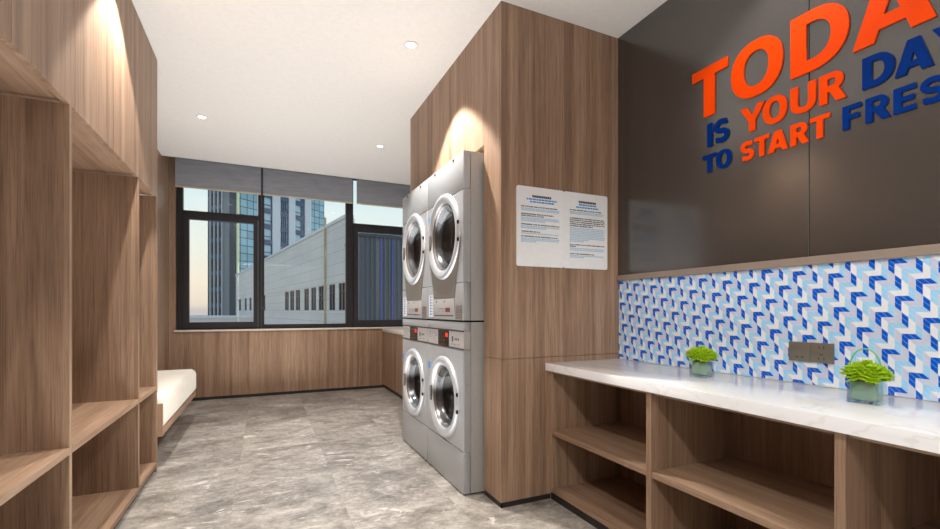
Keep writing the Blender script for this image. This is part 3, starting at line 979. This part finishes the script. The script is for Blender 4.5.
def glyph(ch, w, h, tv, th):
    if ch == 'T':
        a = (w - tv) / 2
        return [[(a, 0), (a + tv, 0), (a + tv, h - th), (w, h - th), (w, h), (0, h), (0, h - th), (a, h - th)]]
    if ch == 'I':
        return [[(0, 0), (w, 0), (w, h), (0, h)]]
    if ch == 'O':
        o_ = h * 0.012
        return [arc(w / 2, h / 2, w / 2, h / 2 + o_, 0, 352, 44, 2.25), arc(w / 2, h / 2, w / 2 - tv, h / 2 - th * .92, 0, 352, 44, 2.2)]
    if ch == 'D':
        s = w * 0.38
        out = [(0, 0)] + arc(s, h / 2, w - s, h / 2, -90, 90, 20, 2.2) + [(0, h)]
        inn = [(tv, th)] + arc(s, h / 2, w - s - tv, h / 2 - th, -90, 90, 20, 2.2) + [(tv, h - th)]
        return [out, inn]
    if ch == 'A':
        a = tv * 0.60
        sl = (w / 2 - a) / h
        k = tv * 1.08
        y0, y1 = h * 0.17, h * 0.17 + th * 0.95
        iy = h * 0.80
        xi = lambda y: k + sl * y
        wi = lambda y: min(xi(y), w / 2)
        outer = [(0, 0), (w / 2 - a, h), (w / 2 + a, h), (w, 0), (w - k, 0), (w - wi(y0), y0), (wi(y0), y0), (k, 0)]
        top = min(iy, (w / 2 - k) / sl - h * 0.01)
        hole = [(wi(y1), y1), (w - wi(y1), y1), (w / 2 + 0.001, top), (w / 2 - 0.001, top)]
        return [outer, hole]
    if ch == 'Y':
        b = tv * 1.1
        m = h * 0.40
        a = (w - tv) / 2
        return [[(a, 0), (a + tv, 0), (a + tv, m), (w, h), (w - b, h), (w / 2, m + h * 0.20), (b, h), (0, h), (a, m)]]
    if ch == 'U':
        r = w / 2
        return [[(0, h), (0, r)] + arc(w / 2, r * 0.92, r, r * 0.92, 180, 360, 18, 2.3)[1:-1] + [(w, r), (w, h), (w - tv, h), (w - tv, r)] +
                arc(w / 2, r * 0.92, r - tv, r * 0.92 - th, 360, 180, 18, 2.3)[1:-1] + [(tv, r), (tv, h)]]
    if ch == 'F':
        return [[(0, 0), (tv, 0), (tv, h * .40), (w * .9, h * .40), (w * .9, h * .40 + th), (tv, h * .40 + th), (tv, h - th), (w, h - th), (w, h), (0, h)]]
    if ch == 'E':
        m0 = h / 2 - th / 2
        return [[(0, 0), (w, 0), (w, th), (tv, th), (tv, m0), (w * .92, m0), (w * .92, m0 + th), (tv, m0 + th), (tv, h - th), (w, h - th), (w, h), (0, h)]]
    if ch == 'H':
        m0 = h / 2 - th / 2
        return [[(0, 0), (tv, 0), (tv, m0), (w - tv, m0), (w - tv, 0), (w, 0), (w, h), (w - tv, h), (w - tv, m0 + th), (tv, m0 + th), (tv, h), (0, h)]]
    if ch == 'R':
        bw = w * 0.94
        yb = h * 0.40
        rc = (h - yb) / 2
        s = bw - rc * 1.05
        bowl = arc(s, yb + rc, bw - s, rc, 90, -58, 14, 2.1)
        leg = [(w * 1.04, 0), (w * 1.04 - tv * 1.2, 0), (tv * 1.30, yb * 0.93), (tv, yb * 0.93), (tv, 0), (0, 0), (0, h)]
        hole = [(tv, yb + th * .9)] + arc(s, yb + rc + th * 0, bw - s - tv * .95, rc - th * .9, -90, 90, 12, 2.1) + [(tv, h - th)]
        return [bowl + leg, hole]
    if ch == 'S':
        t = (tv * 0.92 + th) / 2
        cx_ = w / 2
        ry = (h - t) / 4
        rx = w / 2 - tv / 2
        ce = []
        for i in range(13):
            a = R(28 + (270 - 28) * i / 12); ce.append((cx_ + rx * math.cos(a), h - t / 2 - ry + ry * math.sin(a)))
        ce[0] = (cx_ + rx * 0.98, h - t * 0.62)
        for i in range(1, 13):
            a = R(90 - (90 + 152) * i / 12); ce.append((cx_ + rx * math.cos(a), t / 2 + ry + ry * math.sin(a)))
        ce[-1] = (cx_ - rx * 1.02, t * 0.66)
        L_, R_ = [], []
        for i, p in enumerate(ce):
            q0, q1 = ce[max(i - 1, 0)], ce[min(i + 1, len(ce) - 1)]
            d = Vector((q1[0] - q0[0], q1[1] - q0[1])).normalized()
            nx, ny = -d.y, d.x
            L_.append((p[0] + nx * t / 2, p[1] + ny * t / 2)); R_.append((p[0] - nx * t / 2, p[1] - ny * t / 2))
        return [L_ + R_[::-1]]
    return []


def letter(ch, ya, yb_, z0, h, mat, parent):
    k = (GX - 0.019) / GX          # measured on the bare wall; the letter faces stand a little nearer
    ya, yb_, z0, h = ya * k, yb_ * k, 1.06 + (z0 - 1.06) * k, h * k
    w = ya - yb_
    tv = min(h * 0.245, w)
    cu = bpy.data.curves.new('letter', 'CURVE')
    cu.dimensions = '2D'; cu.fill_mode = 'BOTH'; cu.extrude = 0.0035
    for lp in glyph(ch, w, h, tv, h * 0.195):
        sp = cu.splines.new('POLY')
        sp.points.add(len(lp) - 1)
        for p, q in zip(sp.points, lp): p.co = (q[0], q[1], 0, 1)
        sp.use_cyclic_u = True
    tmp = bpy.data.objects.new('letter_outline', cu)
    COL.objects.link(tmp)
    dg = bpy.context.evaluated_depsgraph_get()
    me = bpy.data.meshes.new_from_object(tmp.evaluated_get(dg))
    bpy.data.objects.remove(tmp); bpy.data.curves.remove(cu)
    mt = Matrix(((0, 0, -1, GX - 0.0156), (-1, 0, 0, ya), (0, 1, 0, z0), (0, 0, 0, 1)))
    me.transform(Matrix.Translation(-parent.location) @ mt)
    me.materials.clear(); me.materials.append(mat)
    me.name = 'letter'
    ob = bpy.data.objects.new('letter', me)
    COL.objects.link(ob); ob.parent = parent
    return ob


WORDS = [('TODAY', 'orange', 2.010, 0.241, [(1.619, 1.429), (1.410, 1.180), (1.150, 0.945), (0.934, 0.705), (0.715, 0.500)], 'largest raised word, orange TODAY, top line on the dark wall'),
         ('IS', 'navy', 1.857, 0.113, [(1.535, 1.508), (1.502, 1.419)], 'dark blue raised word IS, left of orange YOUR'),
         ('YOUR', 'orange', 1.857, 0.113, [(1.366, 1.257), (1.264, 1.164), (1.150, 1.056), (1.044, 0.958)], 'orange raised word YOUR in the middle line'),
         ('DAY', 'navy', 1.857, 0.113, [(0.904, 0.812), (0.812, 0.712), (0.716, 0.612)], 'dark blue raised word DAY, right of orange YOUR'),
         ('TO', 'navy', 1.733, 0.087, [(1.561, 1.487), (1.488, 1.410)], 'dark blue raised word TO at the start of the bottom line'),
         ('START', 'orange', 1.733, 0.087, [(1.366, 1.302), (1.300, 1.237), (1.242, 1.160), (1.150, 1.084), (1.077, 1.008)], 'orange raised word START in the bottom line'),
         ('FRESH', 'navy', 1.733, 0.087, [(0.966, 0.908), (0.895, 0.826), (0.815, 0.756), (0.748, 0.680), (0.668, 0.592)], 'dark blue raised word FRESH, right of orange START')]
for word, colr, z0, h, boxes, lab in WORDS:
    e = thing('wall_lettering', lab, 'lettering', (GX - 0.012, (boxes[0][0] + boxes[-1][1]) / 2, z0), 'raised words on the dark wall')
    for ch, (ya, yb_) in zip(word, boxes): letter(ch, ya, yb_, z0, h, M[colr], e)

# ------------------------------------------------------------------ power outlet on the tiles
po = thing('power_outlet', 'wide bronze grey double power outlet on the blue tiles', 'outlet', (GX - 0.006, 1.075, 0.857))
for y0, y1 in ((1.0685, 1.148), (0.988, 1.0678)):
    boxobj('face_plate', (GX - 0.0150, GX - 0.0052, y0, y1, 0.857, 0.934), M['outlet'], po, 0.0015, 2)
bm = bmesh.new()
for dy, dz, w, h in ((-.008, .022, .003, .010), (.008, .022, .003, .010), (0, -.006, .010, .003), (-.009, -.022, .003, .010), (.009, -.022, .003, .010)):
    bx(bm, GX - 0.0155, GX - 0.0145, 1.028 + dy - w / 2, 1.028 + dy + w / 2, 0.895 + dz - h / 2, 0.895 + dz + h / 2)
for dy in (-0.012, 0.008): bx(bm, GX - 0.0155, GX - 0.0145, 1.108 + dy - .005, 1.108 + dy + .005, 0.872, 0.876)
obj('socket_slots', bm, M['outlet_dark'], po)

# ------------------------------------------------------------------ plants in glass cubes


def blossom_mesh(seed):
    rr = random.Random(seed)
    bm = bmesh.new()
    bmesh.ops.create_uvsphere(bm, u_segments=12, v_segments=8, radius=0.011, matrix=Matrix.Diagonal((1, 1, 0.6, 1)))
    for ring, (r, n, tilt, ln) in enumerate(((0.005, 8, 62, 0.010), (0.010, 12, 38, 0.013), (0.014, 15, 12, 0.015), (0.015, 15, -14, 0.015))):
        for k in range(n):
            a = 2 * math.pi * (k + 0.5 * ring) / n + rr.uniform(-.1, .1)
            t = R(tilt + rr.uniform(-8, 8))
            d = Vector((math.cos(a) * math.cos(t), math.sin(a) * math.cos(t), math.sin(t)))
            s = Vector((-math.sin(a), math.cos(a), 0)); nrm = d.cross(s)
            b = Vector((math.cos(a) * r * 0.6, math.sin(a) * r * 0.6, 0.004 * (2 - ring) + 0.002))
            p = [b - s * .0022, b + s * .0022, b + d * ln * .6 + s * .0040 - nrm * .001, b + d * ln - nrm * .0005, b + d * ln * .6 - s * .0040 - nrm * .001]
            lo = [bm.verts.new(q + nrm * 0.0006) for q in p]; hi = [bm.verts.new(q - nrm * 0.0006) for q in p]
            bm.faces.new(lo); bm.faces.new(hi[::-1])
            for i in range(5): bm.faces.new((lo[i], hi[i], hi[(i + 1) % 5], lo[(i + 1) % 5]))
    bmesh.ops.recalc_face_normals(bm, faces=bm.faces)
    me = bpy.data.meshes.new('blossom'); bm.to_mesh(me); bm.free(); me.materials.append(M['petal'])
    return me


BL = [blossom_mesh(s) for s in range(4)]


def plant(x, y, rot, s, label, spots, hoop):
    z = 0.7675
    e = thing('potted_plant', label, 'plant', (x, y, z), 'plants in square glass vases on the counter')
    e.rotation_euler = (0, 0, rot)
    h, hw, t = 0.088 * s, 0.041 * s, 0.0030
    X = Vector((x, y, z))

    def ob(name, bm, mat, par, sm=False):
        bmesh.ops.translate(bm, verts=bm.verts, vec=X)
        return obj(name, bm, mat, par, sm)
    bm = bmesh.new()
    o_, i_ = [], []
    for (hh, zz0, lst) in ((hw, 0.0, o_), (hw - t, 0.007, i_)):
        for zz in (zz0, h):
            lst.append([bm.verts.new((sx * hh, sy * hh, zz)) for sx, sy in ((-1, -1), (1, -1), (1, 1), (-1, 1))])
    for k in range(4):
        j = (k + 1) % 4
        bm.faces.new((o_[0][k], o_[0][j], o_[1][j], o_[1][k]))
        bm.faces.new((i_[0][k], i_[1][k], i_[1][j], i_[0][j]))
        bm.faces.new((o_[1][k], o_[1][j], i_[1][j], i_[1][k]))
    bm.faces.new(o_[0][::-1]); bm.faces.new(i_[0])
    v = ob('glass_vase', bm, M['vase'], e)
    bm = bmesh.new(); q = hw - t - 0.004; bx(bm, -q, q, -q, q, 0.0085, h * 0.80, 0.006, 3)
    ob('leaf_lining', bm, M['cushion_in'], v, True)
    bm = bmesh.new()
    rr = random.Random(int(x * 1000))
    for k in range(26):
        a, b = rr.uniform(-q, q) * .9, rr.uniform(-q, q) * .9
        tube(bm, (a, b, h * 0.78), (a * 1.4 + rr.uniform(-.008, .008), b * 1.4 + rr.uniform(-.008, .008), h + rr.uniform(0.0, 0.018)), 0.0013, 0.0009, n=6)
    ob('stems', bm, M['stem'], e)
    for k, (a, b, c, sc) in enumerate(spots):
        bo = bpy.data.objects.new('blossom', BL[k % 4]); COL.objects.link(bo); bo.parent = e
        bo.location = (a * s, b * s, h + c * s)
        bo.rotation_euler = (-b * 9 , a * 9, k * 1.3)
        bo.scale = (sc * s,) * 3
    if hoop:
        bm = bmesh.new()
        pts = [(0.006, 0.006 - 0.042 * math.cos(t_), h * 0.9 + 0.098 * s * math.sin(t_) ** 0.8 if math.sin(t_) > 0 else h * .9) for t_ in [math.pi * i / 24 for i in range(25)]]
        polytube(bm, pts, 0.0022, 8)
        ob('grass_hoop', bm, M['blade'], e, True)
    return e


sp = [(0.004, 0, .024, 1.6)]
for k in range(5):
    a = k * math.pi * 2 / 5 + .2; sp.append((.030 * math.cos(a), .030 * math.sin(a), .014 + .004 * (k % 2), 1.5))
for k in range(7):
    a = k * math.pi * 2 / 7; sp.append((.042 * math.cos(a), .042 * math.sin(a), .001 + .004 * (k % 3), 1.35))
plant(1.770, 1.404, R(20), 0.96, 'lime green blossoms in a small glass cube, farther along the counter', sp, False)
plant(1.748, 0.789, R(8), 0.96, 'lime green blossoms in a glass cube with a looped green blade', sp[:1] + [(a, b, c - .003, s_) for a, b, c, s_ in sp[1:]], True)

# ------------------------------------------------------------------ recessed ceiling lamps
names = {0: 'lit recessed ceiling downlight above the near stack of machines', 1: 'lit recessed ceiling downlight near the left window and bench',
         2: 'lit recessed ceiling downlight near the window, behind the machine stacks', 3: 'recessed ceiling downlight close to the overhead cabinet doors',
         4: 'recessed ceiling downlight behind the viewer by the doorway', 5: 'recessed ceiling downlight over the near end of the overhead cabinet',
         6: 'recessed ceiling downlight above the far plant end of the counter', 7: 'recessed ceiling downlight above the near end of the counter'}
for i, (x, y, wt, cone, bl) in enumerate(LAMPS):
    z = CEIL
    e = thing('downlight', names[i], 'light', (x, y, z), 'recessed ceiling downlights')
    bm = bmesh.new()
    n = 32
    prof = [(0.045, 0.0005), (0.045, 0.004), (0.040, 0.006), (0.031, 0.004), (0.029, 0.0008)]
    rings = [[bm.verts.new((x + r * math.cos(2 * math.pi * k / n), y + r * math.sin(2 * math.pi * k / n), z - d)) for k in range(n)] for r, d in prof]
    for A, B in zip(rings[:-1], rings[1:]):
        for k in range(n): bm.faces.new((A[k], A[(k + 1) % n], B[(k + 1) % n], B[k]))
    obj('trim_ring', bm, M['white_label'], e, True)
    bm = bmesh.new(); tube(bm, (x, y, z - 0.0008), (x, y, z - 0.0030), 0.029, 0.027, n=24)
    obj('lens', bm, M['lens'], e)
    d = bpy.data.lights.new('downlight_lamp', 'SPOT')
    d.energy = wt; d.color = WARM; d.spot_size = R(cone); d.spot_blend = bl; d.shadow_soft_size = 0.05 if i == 4 else 0.022
    lo = bpy.data.objects.new('downlight_lamp', d)
    lo.location = (x, y, z - 0.012)
    if i == 4:      # this one is swivelled towards the counter
        lo.rotation_euler = (Vector((1.55, 0.95, 0.6)) - lo.location).to_track_quat('-Z', 'Y').to_euler()
    COL.objects.link(lo)

# ------------------------------------------------------------------ outside
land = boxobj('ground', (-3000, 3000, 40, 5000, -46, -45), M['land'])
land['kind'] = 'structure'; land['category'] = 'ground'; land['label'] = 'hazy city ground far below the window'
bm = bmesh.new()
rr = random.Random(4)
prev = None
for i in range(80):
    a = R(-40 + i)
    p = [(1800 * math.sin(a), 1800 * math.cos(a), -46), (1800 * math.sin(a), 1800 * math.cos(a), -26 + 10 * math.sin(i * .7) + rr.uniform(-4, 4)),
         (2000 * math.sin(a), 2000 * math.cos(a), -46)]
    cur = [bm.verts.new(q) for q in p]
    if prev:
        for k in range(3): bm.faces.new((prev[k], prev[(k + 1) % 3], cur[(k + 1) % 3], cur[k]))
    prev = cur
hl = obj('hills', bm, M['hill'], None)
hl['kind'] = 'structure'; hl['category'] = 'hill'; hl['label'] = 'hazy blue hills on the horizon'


def rotated(name, label, cat, P, d):
    e = thing(name, label, cat, (P[0], P[1], 0))
    e.rotation_euler = (0, 0, math.atan2(d[1], d[0]))
    return e


def lobj(name, dims, mat, parent):
    """boxes given in the local frame of a turned building (x along the facade, -y towards the viewer)"""
    bm = bmesh.new()
    for q in (dims if isinstance(dims[0], (list, tuple)) else [dims]): bx(bm, *q)
    bmesh.ops.translate(bm, verts=bm.verts, vec=root_of(parent).location)
    return obj(name, bm, mat, parent)


E0 = 1.06
# long low building: facade runs away from the viewer; local x along it, +y to the left, outer face at y=0
lb = rotated('long_building', 'pale clad building with a row of dark windows receding beyond the middle pane', 'building', (4.886, 30.737), (-0.157, 0.987))
lobj('wall', (-0.3, 60, -0.55, -0.25, -46, E0 + 6.1), M['clad'], lb)
WINS = [(-0.02, 1.28), (2.21, 3.50), (5.08, 6.32), (7.17, 8.60), (9.44, 10.90), (12.49, 14.07), (14.84, 16.45), (17.12, 18.83), (30.13, 32.4), (41.5, 43.4), (46.4, 48.5), (52.9, 55.5)]
WB, WT = E0 + 0.03, E0 + 1.86
segs = [-0.3] + [v for p in WINS[0:] for v in p] + [60]
dims = [(-0.3, 60, -0.26, 0, WT, E0 + 6.1), (-0.3, 60, -0.26, 0, -46, WB)]
segs2 = sorted(segs)
for a, b in zip(segs2[::2], segs2[1::2]): dims.append((a + (.08 if a > 0 else 0), b - .08, -0.26, 0, WB, WT))
lobj('cladding', dims, M['clad'], lb)
for a, b in WINS:
    a, b = a - 0.05 * (b - a), b + 0.05 * (b - a)
    f = lobj('window', [(a, a + .08, -0.11, -0.04, WB, WT), (b - .08, b, -0.11, -0.04, WB, WT), ((a + b) / 2 - .04, (a + b) / 2 + .04, -0.11, -0.04, WB, WT),
                        (a, b, -0.11, -0.04, WB + (WT - WB) * .66, WB + (WT - WB) * .66 + .07)], M['tower_dark'], lb)
    lobj('pane', (a, b, -0.12, -0.1, WB, WT), M['city_dark'], f)
lobj('parapet_cap', (-0.3, 60, -0.5, 0.10, E0 + 6.1, E0 + 6.32), M['concrete'], lb)
lobj('string_course', [(-0.3, 60, 0, 0.05, WT + 0.10, WT + 0.2), (-0.3, 60, 0, 0.05, WB - 0.2, WB - 0.08)], M['concrete'], lb)
lobj('drain_pipe', (4.30, 4.46, 0, 0.14, -46, E0 + 6.9), M['pipe'], lb)

# apartment tower: local x along the window facade, outer face at y=0 (building behind at +y)
tw = rotated('apartment_tower', 'tall apartment tower with glass bays and pale piers behind the low building', 'building', (-5.157, 106.72), (0.778, 0.628))
T0, T1 = -46, 62
lobj('core', (0.3, 25, 0.6, 8.7, T0, T1), M['tower_grey'], tw)
lobj('yellow_strip', (0.12, 0.42, -0.12, 0.6, T0, T1), M['yellow'], tw)
lobj('curtain_wall', (0.45, 4.9, 0.1, 0.6, T0, T1), M['curtain'], tw)
lobj('curtain_wall', (20.4, 25.0, 0.1, 0.6, T0, T1), M['curtain'], tw)
for a, b in ((4.9, 5.5), (8.9, 11.0), (13.5, 15.4), (18.4, 20.4)):
    lobj('pier', (a, b, -0.1, 0.62, T0, T1), M['tower_white'], tw)
FL = 3.55
for bi, (a, b) in enumerate(((5.5, 8.9), (11.0, 13.5), (15.4, 18.4))):
    for k in range(-4, 9):
        z = E0 + 0.6 + k * FL
        if k in (-4, 8):
            lobj('bay_infill', (a, b, 0.3, 0.6, T0 if k < 0 else z, z + FL if k < 0 else T1), M['curtain'], tw)
            continue
        bars = {0: [], 1: [(a + t * (b - a) - .07, a + t * (b - a) + .07, 0.05, 0.4, z + 1.1, z + FL) for t in (.28, .5, .72)], 2: [(a + .68 * (b - a), b, 0.2, 0.4, z + 1.1, z + FL)]}[bi]
        w = lobj('window', [(a, b, 0.05, 0.3, z, z + 1.1), (a, a + 0.08, 0.1, 0.4, z + 1.1, z + FL), (b - 0.08, b, 0.1, 0.4, z + 1.1, z + FL),
                            (a, b, 0.1, 0.4, z + 1.85, z + 1.93)] + bars, M['spandrel'], tw)
        lobj('pane', (a, b, 0.42, 0.5, z + 1.1, z + FL), M['tower_glass'], w)
# narrow end facade of the tower: local x just left of 0, running along +y
lobj('end_wall', [(-0.05, 0.3, 0.6, 8.7, T0, T1)], M['tower_grey'], tw)
lobj('dark_recess', [(-0.30, -0.05, 0.3, 2.0, T0, T1)], M['tower_dark'], tw)
for q in range(4):
    y0 = 4.3 + q * 1.30
    lobj('fin', (-0.32, -0.05, y0, y0 + 0.42, T0, T1), M['tower_fin'], tw)
    for k in range(-3, 9):
        w = lobj('window', (-0.12, -0.05, y0 + 0.42, y0 + 1.30, E0 + 0.6 + k * FL, E0 + 1.5 + k * FL), M['spandrel'], tw)
        lobj('pane', (-0.10, -0.05, y0 + 0.46, y0 + 1.3, E0 + 1.5 + k * FL, E0 + 0.6 + (k + 1) * FL), M['city_dark'], w)

# corrugated plant room outside the right pane
pr = thing('plant_room', 'dark corrugated metal building right outside the right window', 'building', (2.6, 11.0, 0))
bm = bmesh.new()
x, zt = 2.07, 2.86
prof = []
while x < 5.2:
    prof += [(x, 11.0), (x + 0.055, 11.0), (x + 0.068, 10.965), (x + 0.098, 10.965)]
    x += 0.11
lo = [bm.verts.new((a, b, -8)) for a, b in prof]; hi = [bm.verts.new((a, b, zt + 0.055 * (a - 2.07))) for a, b in prof]
lo2 = [bm.verts.new((a, 13.0, -8)) for a, b in (prof[0], prof[-1])]; hi2 = [bm.verts.new((a, 13.0, zt)) for a in (prof[0][0], prof[-1][0])]
for i in range(len(prof) - 1): bm.faces.new((lo[i], lo[i + 1], hi[i + 1], hi[i]))
bm.faces.new((lo[0], hi[0], hi2[0], lo2[0])); bm.faces.new((lo[-1], lo2[1], hi2[1], hi[-1]))
bm.faces.new(hi + [hi2[1], hi2[0]])
obj('corrugated_cladding', bm, M['corr'], pr)
boxobj('roof_cap', (2.06, 5.25, 10.94, 13.02, zt - 0.02, zt + 0.06), M['tower_dark'], pr)
for xx in (2.60, 2.875, 3.15):  # coloured strips put in for blue reflections, not real trim
    boxobj('blue_reflection', (xx, xx + 0.022, 10.945, 10.97, -8, zt - 0.03), M['reflection_blue'], pr)
# small roof block left, seen low in the casement
rb = thing('roof_block', 'low pale rooftop block at the foot of the tower', 'building', (-9, 84, 0))
boxobj('block', (-10.5, -1.2, 70, 78, -46, E0 - 1.0), M['concrete'], rb)
boxobj('roof_rim', (-10.7, -1.0, 69.8, 78.2, E0 - 1.0, E0 - 0.75), M['tower_white'], rb)
